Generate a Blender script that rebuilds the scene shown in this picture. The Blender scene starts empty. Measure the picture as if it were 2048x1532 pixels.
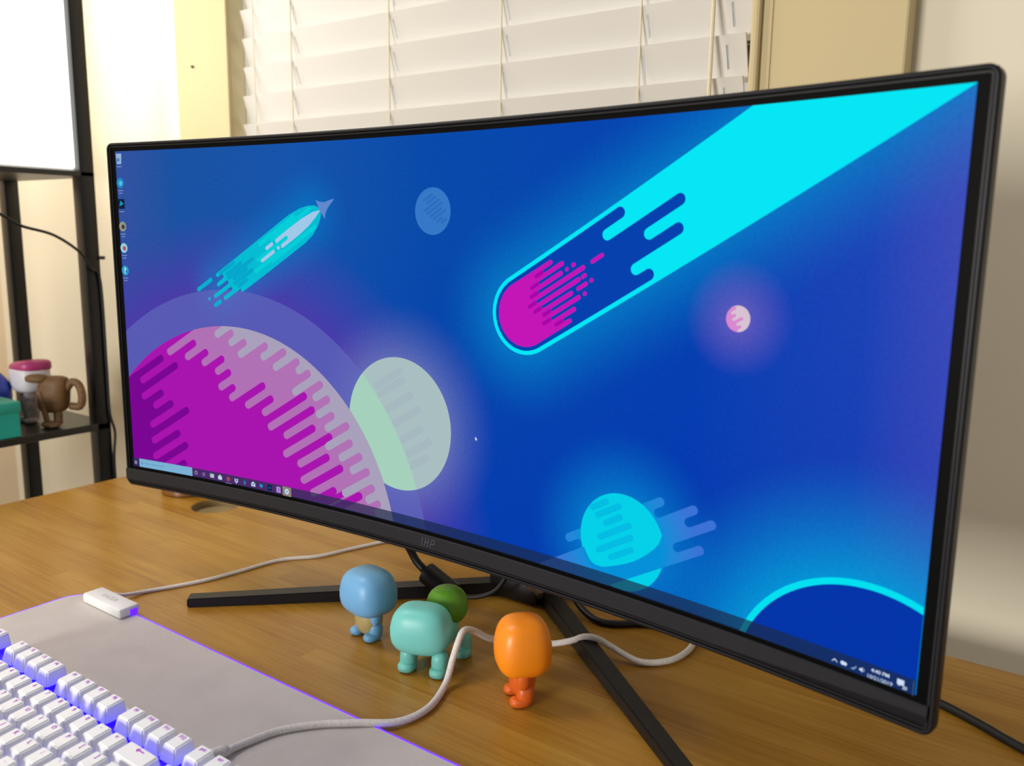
import bpy, bmesh, math, random
import numpy as np
from mathutils import Vector, Matrix
from mathutils.geometry import tessellate_polygon
random.seed(7)
sc = bpy.context.scene
C = sc.collection
# All measurements below are millimetres; x to the right along the monitor, y away from the viewer, z up.
# z = 0 is the middle of the screen; the desk top is at -290, the floor at -1030.
OZ = 1030.0
def M3(p): return Vector((p[0]/1000, p[1]/1000, (p[2]+OZ)/1000))
def lin(c, a=1.0):
    return tuple(((v/255)/12.92 if v/255 <= .04045 else ((v/255+.055)/1.055)**2.4) for v in c[:3]) + (a,)

# ------------------------------------------------------------------ camera
def rot(r):
    r = np.array(r); th = np.linalg.norm(r); k = r/th
    K = np.array([[0,-k[2],k[1]],[k[2],0,-k[0]],[-k[1],k[0],0]])
    return np.eye(3)+math.sin(th)*K+(1-math.cos(th))*K@K
FPX = 1722.38
RM = rot((0.161045, 0.620259, 0.066336)) @ np.array([[1,0,0],[0,0,-1],[0,1,0.]])
CAM = -RM.T @ np.array((-67.506, -35.516, 719.142))
cd = bpy.data.cameras.new('camera'); cam = bpy.data.objects.new('camera', cd); C.objects.link(cam)
cd.sensor_fit = 'HORIZONTAL'; cd.sensor_width = 17.3; cd.lens = FPX/2048*17.3
cd.clip_start = 0.01; cd.clip_end = 60
mw = Matrix.Identity(4)
for j, col in enumerate((RM[0], -RM[1], -RM[2])):
    for i in range(3): mw[i][j] = col[i]
mw.translation = M3(CAM)
cam.matrix_world = mw
cd.dof.use_dof = True; cd.dof.focus_distance = 0.76; cd.dof.aperture_fstop = 3.6
sc.camera = cam

# ------------------------------------------------------------------ world, lights, exposure
W = bpy.data.worlds.new('world'); sc.world = W; W.use_nodes = True
W.node_tree.nodes['Background'].inputs[0].default_value = (1.0, 0.985, 0.955, 1)
W.node_tree.nodes['Background'].inputs[1].default_value = 0.30
def area(name, loc, target, size, size_y, power, color):
    l = bpy.data.lights.new(name, 'AREA'); l.shape = 'RECTANGLE'; l.size = size; l.size_y = size_y
    l.energy = power; l.color = color
    o = bpy.data.objects.new(name, l); C.objects.link(o)
    o.location = M3(loc); d = M3(target)-M3(loc)
    o.rotation_euler = d.to_track_quat('-Z', 'Y').to_euler()
    return o
area('room_window_light', (-320, -2300, 120), (0, 200, -60), 0.65, 0.65, 46, (1.0, .97, .92))
area('room_ceiling_light', (-950, -450, 1350), (-550, 0, -290), 0.5, 0.5, 13, (1.0, .96, .9))
area('daylight_outside', (-326, 1300, 700), (-326, 430, 420), 1.6, 1.6, 40, (.93, .97, 1.0))
sc.view_settings.view_transform = 'Standard'; sc.view_settings.look = 'None'
sc.view_settings.exposure = 0.0; sc.view_settings.gamma = 1.0; sc.view_settings.use_curve_mapping = False

# ------------------------------------------------------------------ materials
def pmat(name, col, rough=.5, metal=0., spec=.5, var=0., vscale=8., bump=0., bscale=200., stretch=(1,1,1), emit=None, es=0., coat=0., sss=0.):
    m = bpy.data.materials.new(name); m.use_nodes = True
    nt = m.node_tree; b = nt.nodes['Principled BSDF']
    b.inputs['Base Color'].default_value = lin(col); b.inputs['Roughness'].default_value = rough
    b.inputs['Metallic'].default_value = metal; b.inputs['Specular IOR Level'].default_value = spec
    if coat: b.inputs['Coat Weight'].default_value = coat; b.inputs['Coat Roughness'].default_value = .08
    if emit: b.inputs['Emission Color'].default_value = lin(emit); b.inputs['Emission Strength'].default_value = es
    tc = nt.nodes.new('ShaderNodeTexCoord'); mp = nt.nodes.new('ShaderNodeMapping')
    mp.inputs['Scale'].default_value = stretch
    nt.links.new(tc.outputs['Object'], mp.inputs['Vector'])
    n = nt.nodes.new('ShaderNodeTexNoise'); n.inputs['Scale'].default_value = vscale; n.inputs['Detail'].default_value = 4
    nt.links.new(mp.outputs[0], n.inputs['Vector'])
    mx = nt.nodes.new('ShaderNodeMix'); mx.data_type = 'RGBA'; mx.blend_type = 'MULTIPLY'
    mx.inputs['A'].default_value = lin(col)
    r = nt.nodes.new('ShaderNodeMapRange'); r.inputs['From Min'].default_value = .3; r.inputs['From Max'].default_value = .7
    r.inputs['To Min'].default_value = 1-var; r.inputs['To Max'].default_value = 1
    nt.links.new(n.outputs['Fac'], r.inputs['Value']); nt.links.new(r.outputs[0], mx.inputs['B'])
    mx.inputs['Factor'].default_value = 1
    nt.links.new(mx.outputs['Result'], b.inputs['Base Color'])
    if bump:
        n2 = nt.nodes.new('ShaderNodeTexNoise'); n2.inputs['Scale'].default_value = bscale
        nt.links.new(mp.outputs[0], n2.inputs['Vector'])
        bp = nt.nodes.new('ShaderNodeBump'); bp.inputs['Strength'].default_value = bump; bp.inputs['Distance'].default_value = .001
        nt.links.new(n2.outputs['Fac'], bp.inputs['Height']); nt.links.new(bp.outputs[0], b.inputs['Normal'])
    return m
MT = dict(
    wall=pmat('cream_wall_paint', (228,219,196), .8, spec=.2, var=.03, vscale=3, bump=.15, bscale=90),
    wall_left=pmat('peach_wall', (228,206,176), .8, spec=.2, var=.05, vscale=3),  # peachier tone than the back wall
    trim=pmat('tan_trim_paint', (199,181,137), .55, spec=.3, var=.03, vscale=6),
    sash=pmat('white_sash_paint', (225,225,222), .35, var=.02),
    carpet=pmat('grey_carpet', (120,108,92), .95, spec=.1, var=.3, vscale=60, bump=.5, bscale=500),
    slat=pmat('ivory_slat', (211,206,197), .45, spec=.4, var=.02, vscale=5),
    cord=pmat('cream_cord', (226,214,180), .8, var=.1, vscale=300),
    black=pmat('black_plastic', (16,16,18), .42, spec=.4, var=.2, vscale=300, bump=.08, bscale=900),
    chin=pmat('charcoal_plastic', (26,25,28), .6, spec=.25, var=.15, vscale=700, bump=.15, bscale=1500),
    rim=pmat('dark_rim_plastic', (20,19,21), .45, spec=.25, var=.1, vscale=200),
    glossblack=pmat('glass_border_black', (3,3,3), .5, spec=.05, var=.1),
    engrave=pmat('raised_logo_grey', (66,66,72), .3, var=.1),
    foot=pmat('satin_black_metal', (13,13,16), .4, spec=.4, var=.1, vscale=120),
    rubber=pmat('black_cable_rubber', (11,11,13), .45, spec=.4, var=.1, vscale=200),
    shelf=pmat('black_shelf_paint', (9,11,16), .32, spec=.4, var=.1, vscale=30),
    board=pmat('dark_board_laminate', (30,28,28), .35, spec=.5, var=.15, vscale=40, stretch=(1,.1,1)),
    mat=pmat('pale_mat_cloth', (202,194,188), .9, spec=.1, var=.06, vscale=40, bump=.25, bscale=1800),
    white=pmat('white_plastic', (226,226,226), .38, spec=.45, var=.02, vscale=80),
    key=pmat('white_keycap_plastic', (232,232,234), .42, spec=.4, var=.02, vscale=90),
    kcase=pmat('silver_white_case', (214,214,218), .4, spec=.5, var=.03, vscale=90),
    led=pmat('blue_backlight', (60,40,220), .5, emit=(30,0,255), es=1.7),
    strip=pmat('purple_light_tube', (120,60,255), .4, emit=(66,10,245), es=2.4),
    legend=pmat('magenta_lit_legend', (120,10,140), .5, emit=(168,0,190), es=.5),
    greytext=pmat('grey_print', (190,190,190), .5, var=.05),
    braid=pmat('white_braided_sleeve', (236,228,222), .7, spec=.3, var=.25, vscale=700, bump=.6, bscale=1500),
    lightbox=pmat('glowing_white_panel', (250,250,250), .4, emit=(255,252,244), es=3.9),
    blue=pmat('light_blue_vinyl', (108,166,208), .42, spec=.45, var=.04, vscale=60),
    tan=pmat('tan_vinyl', (176,158,104), .45, var=.06, vscale=60),
    aqua=pmat('turquoise_vinyl', (112,196,186), .42, spec=.45, var=.04, vscale=60),
    green=pmat('leaf_green_vinyl', (86,146,28), .45, var=.08, vscale=80),
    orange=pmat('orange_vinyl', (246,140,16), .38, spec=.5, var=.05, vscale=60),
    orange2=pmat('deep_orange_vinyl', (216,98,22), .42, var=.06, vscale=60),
    pink=pmat('rose_vinyl', (186,62,124), .4, var=.12, vscale=80),
    palevinyl=pmat('pale_vinyl', (224,218,226), .4, var=.04, vscale=60),
    blotch=pmat('mottled_pink_grey', (206,184,178), .5, var=.5, vscale=160),
    brown=pmat('brown_carved_wood', (122,88,52), .6, var=.35, vscale=60, stretch=(1,1,4)),
    teal=pmat('teal_card', (14,164,152), .45, var=.05, vscale=20),
    royal=pmat('royal_blue_plastic', (44,70,196), .35, var=.06, vscale=40),
    puck=pmat('dark_brown_puck', (26,20,16), .4, var=.1),
    amber=pmat('amber_reflection_tint', (120,78,32), .35, var=.15, vscale=60),  # amber of the dark puck's reflection in the desk, put into its side
    cup=pmat('grommet_metal', (150,128,88), .45, metal=.2, var=.1),
    screw=pmat('dark_screw', (20,20,20), .4, var=.1),
    chrome=pmat('brushed_hub_metal', (150,150,155), .3, metal=.9, var=.1),
)
def glass_mat():
    m = bpy.data.materials.new('window_glass'); m.use_nodes = True; nt = m.node_tree
    b = nt.nodes['Principled BSDF']; b.inputs['Roughness'].default_value = .02
    b.inputs['Specular IOR Level'].default_value = .5; b.inputs['Base Color'].default_value = (.9,.95,1,1)
    t = nt.nodes.new('ShaderNodeBsdfTransparent'); mx = nt.nodes.new('ShaderNodeMixShader'); mx.inputs[0].default_value = .12
    nt.links.new(t.outputs[0], mx.inputs[1]); nt.links.new(b.outputs[0], mx.inputs[2])
    nt.links.new(mx.outputs[0], nt.nodes['Material Output'].inputs[0]); return m
MT['glass'] = glass_mat()
class NB:
    """small helper to write node maths as expressions"""
    def __init__(s, nt): s.nt = nt
    def v(s, x, sock):
        if isinstance(x, (int, float)): sock.default_value = x
        else: s.nt.links.new(x, sock)
    def m(s, op, a, b=0., c=None):
        n = s.nt.nodes.new('ShaderNodeMath'); n.operation = op
        s.v(a, n.inputs[0]); s.v(b, n.inputs[1])
        if c is not None: s.v(c, n.inputs[2])
        return n.outputs[0]
    def mix(s, f, a, b, mode='MIX'):
        n = s.nt.nodes.new('ShaderNodeMix'); n.data_type = 'RGBA'; n.blend_type = mode
        s.v(f, n.inputs['Factor'])
        for x, k in ((a,'A'),(b,'B')):
            if isinstance(x, tuple): n.inputs[k].default_value = x
            else: s.nt.links.new(x, n.inputs[k])
        return n.outputs['Result']
    def ramp(s, f, stops):
        n = s.nt.nodes.new('ShaderNodeValToRGB'); e = n.color_ramp.elements
        while len(e) < len(stops): e.new(.5)
        for el, (p, c) in zip(e, stops): el.position = p; el.color = c
        s.v(f, n.inputs[0]); return n.outputs[0]
def bamboo():
    m = bpy.data.materials.new('bamboo_desk_wood'); m.use_nodes = True; nt = m.node_tree; nb = NB(nt)
    b = nt.nodes['Principled BSDF']
    tc = nt.nodes.new('ShaderNodeTexCoord'); sp = nt.nodes.new('ShaderNodeSeparateXYZ')
    nt.links.new(tc.outputs['Object'], sp.inputs[0]); X, Y = sp.outputs[0], sp.outputs[1]
    row = nb.m('FLOOR', nb.m('MULTIPLY', Y, 1/.021))
    wn = nt.nodes.new('ShaderNodeTexWhiteNoise'); wn.noise_dimensions = '1D'; nb.v(row, wn.inputs['W'])
    xo = nb.m('ADD', nb.m('MULTIPLY', X, 1/.62), nb.m('MULTIPLY', wn.outputs['Value'], 5))
    seg = nb.m('FLOOR', xo)
    w2 = nt.nodes.new('ShaderNodeTexWhiteNoise'); w2.noise_dimensions = '2D'
    cb = nt.nodes.new('ShaderNodeCombineXYZ'); nb.v(row, cb.inputs[0]); nb.v(seg, cb.inputs[1]); nt.links.new(cb.outputs[0], w2.inputs['Vector'])
    cg = nt.nodes.new('ShaderNodeCombineXYZ'); nb.v(nb.m('MULTIPLY', X, 9), cg.inputs[0])
    nb.v(nb.m('MULTIPLY', Y, 330), cg.inputs[1]); nb.v(nb.m('MULTIPLY', w2.outputs['Value'], 20), cg.inputs[2])
    gr = nt.nodes.new('ShaderNodeTexNoise'); gr.inputs['Scale'].default_value = 1; gr.inputs['Detail'].default_value = 5; nt.links.new(cg.outputs[0], gr.inputs['Vector'])
    cl = nt.nodes.new('ShaderNodeCombineXYZ'); nb.v(nb.m('MULTIPLY', X, 7), cl.inputs[0]); nb.v(nb.m('MULTIPLY', Y, 26), cl.inputs[1])
    lo = nt.nodes.new('ShaderNodeTexNoise'); lo.inputs['Scale'].default_value = 1; lo.inputs['Detail'].default_value = 3; nt.links.new(cl.outputs[0], lo.inputs['Vector'])
    f = nb.m('ADD', nb.m('MULTIPLY', w2.outputs['Value'], .22), nb.m('MULTIPLY', gr.outputs['Fac'], .5))
    f = nb.m('ADD', f, nb.m('MULTIPLY', lo.outputs['Fac'], .42))
    col = nb.ramp(f, [(.28, lin((124,78,20))), (.48, lin((154,107,32))), (.62, lin((166,120,42))), (.85, lin((182,138,58)))])
    nt.links.new(col, b.inputs['Base Color'])
    b.inputs['Roughness'].default_value = .27; b.inputs['Specular IOR Level'].default_value = .42
    bp = nt.nodes.new('ShaderNodeBump'); bp.inputs['Strength'].default_value = .05; bp.inputs['Distance'].default_value = .001
    nt.links.new(gr.outputs['Fac'], bp.inputs['Height']); nt.links.new(bp.outputs[0], b.inputs['Normal'])
    return m
MT['wood'] = bamboo()

# ------------------------------------------------------------------ object helpers
ORG = {}
def tag(o, label=None, cat=None, group=None, kind=None):
    for k, v in (('label',label),('category',cat),('group',group),('kind',kind)):
        if v: o[k] = v
    return o
def thing(name, loc, label, cat, group=None):
    o = bpy.data.objects.new(name, None); C.objects.link(o); o.location = M3(loc); o.empty_display_size = .02
    ORG[o.name] = np.array(loc, float); return tag(o, label, cat, group)
def put(name, geo, mat, parent=None, smooth=False, loc=None, label=None):
    """geo = (verts in mm, faces) -> one mesh object; a part's origin is its thing's origin"""
    v, f = geo
    base = ORG[parent.name] if parent is not None else np.array(loc if loc is not None else (0,0,0), float)
    me = bpy.data.meshes.new(name)
    a = (np.array(v, float)-base)/1000
    if parent is None: a = (np.array(v, float)-base)/1000
    me.from_pydata(a.tolist(), [], f)
    mats = mat if isinstance(mat, (list, tuple)) else [mat]
    for m in mats: me.materials.append(MT[m] if isinstance(m, str) else m)
    if smooth:
        me.polygons.foreach_set('use_smooth', [True]*len(me.polygons))
        if isinstance(smooth, float): me.set_sharp_from_angle(angle=smooth)
    me.update()
    o = bpy.data.objects.new(name, me); C.objects.link(o)
    if parent is not None: o.parent = parent
    else: o.location = M3(base)
    ORG[o.name] = base
    if label: o['label'] = label
    return o
def from_bm(bm):
    bm.normal_update(); bm.verts.index_update()
    r = ([tuple(v.co) for v in bm.verts], [[v.index for v in f.verts] for f in bm.faces]); bm.free(); return r
def box(x0,x1,y0,y1,z0,z1,bev=0.,seg=2):
    bm = bmesh.new(); bmesh.ops.create_cube(bm, size=1)
    for v in bm.verts: v.co = Vector(((x0+x1)/2+v.co.x*(x1-x0), (y0+y1)/2+v.co.y*(y1-y0), (z0+z1)/2+v.co.z*(z1-z0)))
    if bev: bmesh.ops.bevel(bm, geom=list(bm.edges), offset=bev, segments=seg, affect='EDGES', profile=.5)
    return from_bm(bm)
def join(*gs):
    V, F = [], []
    for v, f in gs:
        n = len(V); V += list(v); F += [[i+n for i in q] for q in f]
    return V, F
def xf(g, fn): return [fn(p) for p in g[0]], g[1]
def rotz(g, a, c=(0,0,0)):
    ca, sa = math.cos(a), math.sin(a)
    return xf(g, lambda p: (c[0]+(p[0]-c[0])*ca-(p[1]-c[1])*sa, c[1]+(p[0]-c[0])*sa+(p[1]-c[1])*ca, p[2]))
def lathe(prof, cx, cy, n=32):
    """prof = list of (r, z); closed with fans where r = 0"""
    V, F = [], []
    for r, z in prof:
        for k in range(n): V.append((cx+r*math.cos(2*math.pi*k/n), cy+r*math.sin(2*math.pi*k/n), z))
    for i in range(len(prof)-1):
        for k in range(n):
            k2 = (k+1) % n; F.append([i*n+k, i*n+k2, (i+1)*n+k2, (i+1)*n+k])
    F.append(list(range(n))[::-1]); F.append([(len(prof)-1)*n+k for k in range(n)])
    return V, F
def sell(c, r, e1=1., e2=1., nu=36, nv=22, fn=None):
    """superellipsoid: e<1 squarer"""
    sg = lambda x, e: math.copysign(abs(x)**e, x)
    V, F = [], []
    V.append((0,0,-1))
    for j in range(1, nv):
        a = -math.pi/2+math.pi*j/nv
        for i in range(nu):
            b = 2*math.pi*i/nu
            V.append((sg(math.cos(a),e1)*sg(math.cos(b),e2), sg(math.cos(a),e1)*sg(math.sin(b),e2), sg(math.sin(a),e1)))
    V.append((0,0,1)); T = len(V)-1
    for i in range(nu):
        i2 = (i+1) % nu
        F.append([0, 1+i2, 1+i]); F.append([T, T-nu+i, T-nu+i2])
        for j in range(nv-2): F.append([1+j*nu+i, 1+j*nu+i2, 1+(j+1)*nu+i2, 1+(j+1)*nu+i])
    if fn: V = [fn(p) for p in V]
    return [(c[0]+p[0]*r[0], c[1]+p[1]*r[1], c[2]+p[2]*r[2]) for p in V], F
def smooth_path(pts, step=4.):
    P = [np.array(p, float) for p in pts]; P = [2*P[0]-P[1]]+P+[2*P[-1]-P[-2]]; out = []
    for i in range(1, len(P)-2):
        n = max(2, int(np.linalg.norm(P[i+1]-P[i])/step))
        for k in range(n):
            t = k/n
            out.append(.5*((2*P[i])+(-P[i-1]+P[i+1])*t+(2*P[i-1]-5*P[i]+4*P[i+1]-P[i+2])*t*t+(-P[i-1]+3*P[i]-3*P[i+1]+P[i+2])*t**3))
    out.append(P[-2]); return out
def tube(pts, r, n=10, step=4., raw=False):
    P = [np.array(p, float) for p in pts] if raw else smooth_path(pts, step)
    V, F = [], []; up = np.array((0,0,1.)); prev = None
    for i, p in enumerate(P):
        d = P[min(i+1,len(P)-1)]-P[max(i-1,0)]; d /= np.linalg.norm(d)
        if prev is None:
            a = np.cross(d, up)
            if np.linalg.norm(a) < .05: a = np.cross(d, (1,0,0))
        else: a = prev-d*np.dot(prev, d)
        a /= np.linalg.norm(a); prev = a; b = np.cross(d, a)
        rr = r[i] if isinstance(r, (list, tuple)) else r
        for k in range(n):
            t = 2*math.pi*k/n; V.append(tuple(p+rr*(math.cos(t)*a+math.sin(t)*b)))
    for i in range(len(P)-1):
        for k in range(n): k2 = (k+1) % n; F.append([i*n+k, i*n+k2, (i+1)*n+k2, (i+1)*n+k])
    F.append(list(range(n))[::-1]); F.append([(len(P)-1)*n+k for k in range(n)])
    return V, F
def prism(poly, z0, z1):
    """horizontal slab from a simple outline"""
    n = len(poly); V = [(x,y,z0) for x,y in poly]+[(x,y,z1) for x,y in poly]
    F = [list(range(n))[::-1], [n+i for i in range(n)]]+[[i,(i+1)%n,n+(i+1)%n,n+i] for i in range(n)]
    return V, F
_txt = {}
def text2d(s):
    """default-font lettering as flat triangles, unit height, centred"""
    if s not in _txt:
        cu = bpy.data.curves.new('tmp_text', 'FONT'); cu.body = s; cu.resolution_u = 3; cu.offset = .018
        o = bpy.data.objects.new('tmp_text', cu); C.objects.link(o)
        dg = bpy.context.evaluated_depsgraph_get(); dg.update()
        me = o.evaluated_get(dg).to_mesh()
        V = np.array([tuple(v.co)[:2] for v in me.vertices]); F = [list(p.vertices) for p in me.polygons]
        o.evaluated_get(dg).to_mesh_clear(); bpy.data.objects.remove(o); bpy.data.curves.remove(cu)
        V[:,0] -= (V[:,0].min()+V[:,0].max())/2; V[:,1] -= .34; _txt[s] = (V/.69, F)
    return _txt[s]

# ------------------------------------------------------------------ the room
def structure(name, geo, mat, loc=(0,0,0)): return tag(put(name, geo, mat, loc=loc), kind='structure')
WX0, WX1, WZ0, WZ1 = -767, 115, -120, 1150       # window opening
structure('floor', box(-1760, 2300, -2600, 600, -1060, -1030), 'carpet')
wb = structure('wall_back', join(box(-1760, WX0, 415, 560, -1030, 1450), box(WX1, 2300, 415, 560, -1030, 1450),
          box(WX0, WX1, 415, 560, -1030, WZ0), box(WX0, WX1, 415, 560, WZ1, 1450)), 'wall')
structure('wall_left', box(-1800, -1700, -2600, 415, -1030, 1450), 'wall_left')
t1 = structure('trim_1', join(box(-916, WX0, 385, 415, -200, 1300, 2.5), box(WX0-9, WX0, 380, 386, -200, 1300, 1.5)), 'trim')
t2 = structure('trim_2', join(box(WX1, 269, 385, 415, -1030, 1300, 2.5), box(WX1, WX1+10, 376, 386, -1030, 1300, 3.5), box(WX1+17, WX1+21, 383.5, 386, -1030, 1300, .8)), 'trim')
structure('trim_3', join(box(WX0-30, WX1+30, 372, 470, WZ0-22, WZ0, 3)), 'sash')
wn = structure('window_1', join(box(WX0, WX0+38, 470, 510, WZ0, WZ1), box(WX1-38, WX1, 470, 510, WZ0, WZ1), box(WX0+38, WX1-38, 470, 510, WZ0, WZ0+45),
          box(WX0+38, WX1-38, 470, 510, WZ1-45, WZ1), box(WX0+38, WX1-38, 474, 506, 505, 545)), 'sash')
put('window_pane', box(WX0+38, WX1-38, 488, 491, WZ0+45, 505), 'glass', wn)
put('window_pane', box(WX0+38, WX1-38, 488, 491, 545, WZ1-45), 'glass', wn)
put('window_lock', join(box(WX1-30, WX1-10, 440, 470, 268, 312, 3), box(WX1-26, WX1-14, 425, 442, 280, 300, 3)), 'screw', wn)
put('nail', tube([(-866, 386, 361), (-866, 381, 361)], 2.2, 8, raw=True), 'screw', t1)

# ------------------------------------------------------------------ window blind: every slat its own part
BX0, BX1 = -752, 104
bl = thing('window_blind', (-326, 408, WZ0+20), 'closed ivory venetian blind hanging in the window behind the monitor', 'blind')
CORDS = (-632, -424, -226, -25)
def slat_geo():
    # profile from top edge (towards the room) to bottom edge (towards the glass), slots at the ladder cords
    P = np.array((-8.5, 24.5)); Q = np.array((8.5, -24.5)); n = np.array((-(Q-P)[1], (Q-P)[0])); n = -n/np.linalg.norm(n)
    def quad(x0, x1, a, b):
        A = P+(Q-P)*a; B = P+(Q-P)*b; th = 1.5
        mid = 2.2
        ring = []
        for pt, k in ((A,1),(B,1),(B,-1),(A,-1)): ring.append(pt+n*th*k)
        V = [(x, r[0], r[1]) for x in (x0, x1) for r in ring]
        return V, [[0,1,2,3],[7,6,5,4],[0,4,5,1],[1,5,6,2],[2,6,7,3],[3,7,4,0]]
    gs = []; x = BX0
    for c in CORDS+(78,):
        gs.append(quad(x, c+3, 0, 1)); gs.append(quad(c+3, c+6, 0, .2)); gs.append(quad(c+3, c+6, .7, 1)); x = c+6
    gs.append(quad(x, BX1, 0, 1)); return join(*gs)
sg = slat_geo(); slat_me = None
for k in range(26):
    zt = 261.6+44.6*(k-7)
    dx = random.uniform(-3, 3); cz = zt-24.5
    if slat_me is None:
        o = put('slat', xf(sg, lambda p: (p[0]+326, p[1], p[2])), 'slat', None); slat_me = o.data
    else:
        o = bpy.data.objects.new('slat', slat_me); C.objects.link(o)
    o.parent = bl; o.location = ((dx)/1000, 0, (cz-(WZ0+20))/1000); o.rotation_euler = (random.uniform(-.03,.03), random.uniform(-.0015,.0015), 0)
for c in CORDS: put('ladder_cord', tube([(c, 398.5, WZ0+25), (c, 398.5, 1120)], 1.1, 6, raw=True), 'cord', bl)
put('ladder_cord', tube([(-722, 398.5, WZ0+25), (-722, 398.5, 1120)], .7, 6, raw=True), 'cord', bl)
put('lift_cord', tube([(67, 388, 80), (68, 389, 400), (70, 391, 1120)], 2.4, 8, raw=True), 'cord', bl)
put('bottom_rail', box(BX0, BX1, 398, 418, WZ0+2, WZ0+20, 2), 'slat', bl)
put('head_rail', box(BX0-6, BX1+6, 388, 432, 1105, 1148, 2), 'slat', bl)

# ------------------------------------------------------------------ desk with cable hole
dk = thing('desk', (0, 0, -1030), 'long bamboo desk with a round cable hole carrying the curved monitor', 'desk')
def desk_top():
    hx, hy, hr = -534, 157, 33
    bm = bmesh.new(); x0, x1, y0, y1 = -767, 900, -520, 298
    out = [bm.verts.new((x, y, -290)) for x, y in ((x0,y0),(x1,y0),(x1,y1),(x0,y1))]
    cir = [bm.verts.new((hx+hr*math.cos(t), hy+hr*math.sin(t), -290)) for t in np.linspace(0, 2*math.pi, 49)[:-1]]
    ed = []
    for L in (out, cir):
        for i in range(len(L)): ed.append(bm.edges.new((L[i], L[(i+1)%len(L)])))
    bmesh.ops.triangle_fill(bm, use_beauty=True, use_dissolve=False, edges=ed)
    top = list(bm.faces)
    for f in top:
        if f.normal.z < 0: f.normal_flip()
    r = bmesh.ops.extrude_face_region(bm, geom=top)
    for v in r['geom']:
        if isinstance(v, bmesh.types.BMVert): v.co.z = -316
    bmesh.ops.recalc_face_normals(bm, faces=list(bm.faces))
    return from_bm(bm)
put('desk_top', desk_top(), 'wood', dk)
put('cable_grommet', lathe([(33,-316),(33,-290.6),(31.5,-290.6),(31.5,-300),(31.5,-316)], -534, 157, 40), 'cup', dk, smooth=.6)
put('grommet_floor', lathe([(31.4,-302),(31.4,-300)], -534, 157, 40), 'cup', dk)
for x in (-640, 770):
    put('leg', join(box(x-35, x+35, -40, 40, -1000, -318, 4), box(x-35, x+35, -340, 260, -1030, -1002, 6), box(x-30, x+30, -400, 260, -340, -317, 3)), 'foot', dk)

# ------------------------------------------------------------------ curved monitor
RC = 2090.6; SW, SH = 797.2, 333.7
def cyl(u, v, d=0.):
    """point of the curved panel: u along the curve, v up, d towards the viewer"""
    th = u/RC; r = RC-d
    return (r*math.sin(th), r*math.cos(th)-RC, v)
mon = thing('curved_monitor', (-16, 150, -290), 'wide curved black monitor showing a space picture on a two-legged stand', 'monitor')
US = np.linspace(-409.8, 409.8, 83)
def shell(u0, u1, v0, v1, d0, d1, n=80, bev=2.):
    """bent rounded bar: rectangle (v, d) swept along u"""
    prof = [(v0,d0),(v0,d1-bev),(v0+bev,d1),(v1-bev,d1),(v1,d1-bev),(v1,d0)]
    V, F = [], []; k = len(prof)
    for u in np.linspace(u0, u1, n+1):
        for v, d in prof: V.append(cyl(u, v, d))
    for i in range(n):
        for j in range(k): j2 = (j+1) % k; F.append([i*k+j, (i+1)*k+j, (i+1)*k+j2, i*k+j2])
    F.append(list(range(k))); F.append([n*k+j for j in range(k)][::-1])
    return V, F
def rounded_back():
    # back housing: rounded outline swept from the front plane backwards
    V, F = [], []; out = []
    u0, u1, v0, v1, r = -409.8, 409.8, -189, 175.2, 7
    for cx, cy, a0 in ((u1-r,v1-r,0),(u0+r,v1-r,90),(u0+r,v0+r,180),(u1-r,v0+r,270)):
        for k in range(6): a = math.radians(a0+90*k/5); out.append((cx+r*math.cos(a), cy+r*math.sin(a)))
        if a0 == 0: out += [(u, v1) for u in np.linspace(u1-r, u0+r, 50)[1:-1]]
        if a0 == 90: out += [(u0, v) for v in np.linspace(v1-r, v0+r, 10)[1:-1]]
        if a0 == 180: out += [(u, v0) for u in np.linspace(u0+r, u1-r, 50)[1:-1]]
        if a0 == 270: out += [(u1, v) for v in np.linspace(v0+r, v1-r, 10)[1:-1]]
    n = len(out); rings = [(1.0,0.,-.6),(1.0,0.,-6),(.985,0,-11),(.92,0,-20),(.6,10,-46),(.3,10,-52)]
    cv = (v0+v1)/2
    for s_, dv, d in rings:
        for u, v in out: V.append(cyl(u*s_, cv+(v-cv)*s_+dv*(1-s_), d))
    for i in range(len(rings)-1):
        for k in range(n): k2 = (k+1) % n; F.append([i*n+k, i*n+k2, (i+1)*n+k2, (i+1)*n+k])
    F.append([(len(rings)-1)*n+k for k in range(n)])
    return V, F
put('back_housing', rounded_back(), 'black', mon, smooth=.7)
# border glass between picture and rim
def sheet(u0, u1, v0, v1, d, n=80):
    V, F = [], []
    for u in np.linspace(u0, u1, n+1): V += [cyl(u, v0, d), cyl(u, v1, d)]
    for i in range(n): F.append([2*i, 2*i+2, 2*i+3, 2*i+1])
    return V, F
put('screen_border', sheet(-408, 408, -172, 174, -.4), 'glossblack', mon)
def outline(u0, u1, v0, v1, r):
    out = []
    for cx, cy, a0 in ((u1-r,v1-r,0),(u0+r,v1-r,90),(u0+r,v0+r,180),(u1-r,v0+r,270)):
        out += [(cx+r*math.cos(math.radians(a0+15*k)), cy+r*math.sin(math.radians(a0+15*k))) for k in range(7)]
        if a0 == 0: out += [(u, v1) for u in np.linspace(u1-r, u0+r, 60)[1:-1]]
        if a0 == 180: out += [(u, v0) for u in np.linspace(u0+r, u1-r, 60)[1:-1]]
    return out
def ring_rim(ins, r):
    """closed rounded frame; ins = list of (inset, d) across the section"""
    V, F = [], []; n = None
    for w, d in ins:
        o_ = outline(-409.8+w, 409.8-w, -189+w, 175.4-w, max(.6, r-w)); n = len(o_)
        V += [cyl(u, v, d) for u, v in o_]
    for i in range(len(ins)-1):
        for k in range(n): k2 = (k+1) % n; F.append([i*n+k, i*n+k2, (i+1)*n+k2, (i+1)*n+k])
    return V, F
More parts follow.
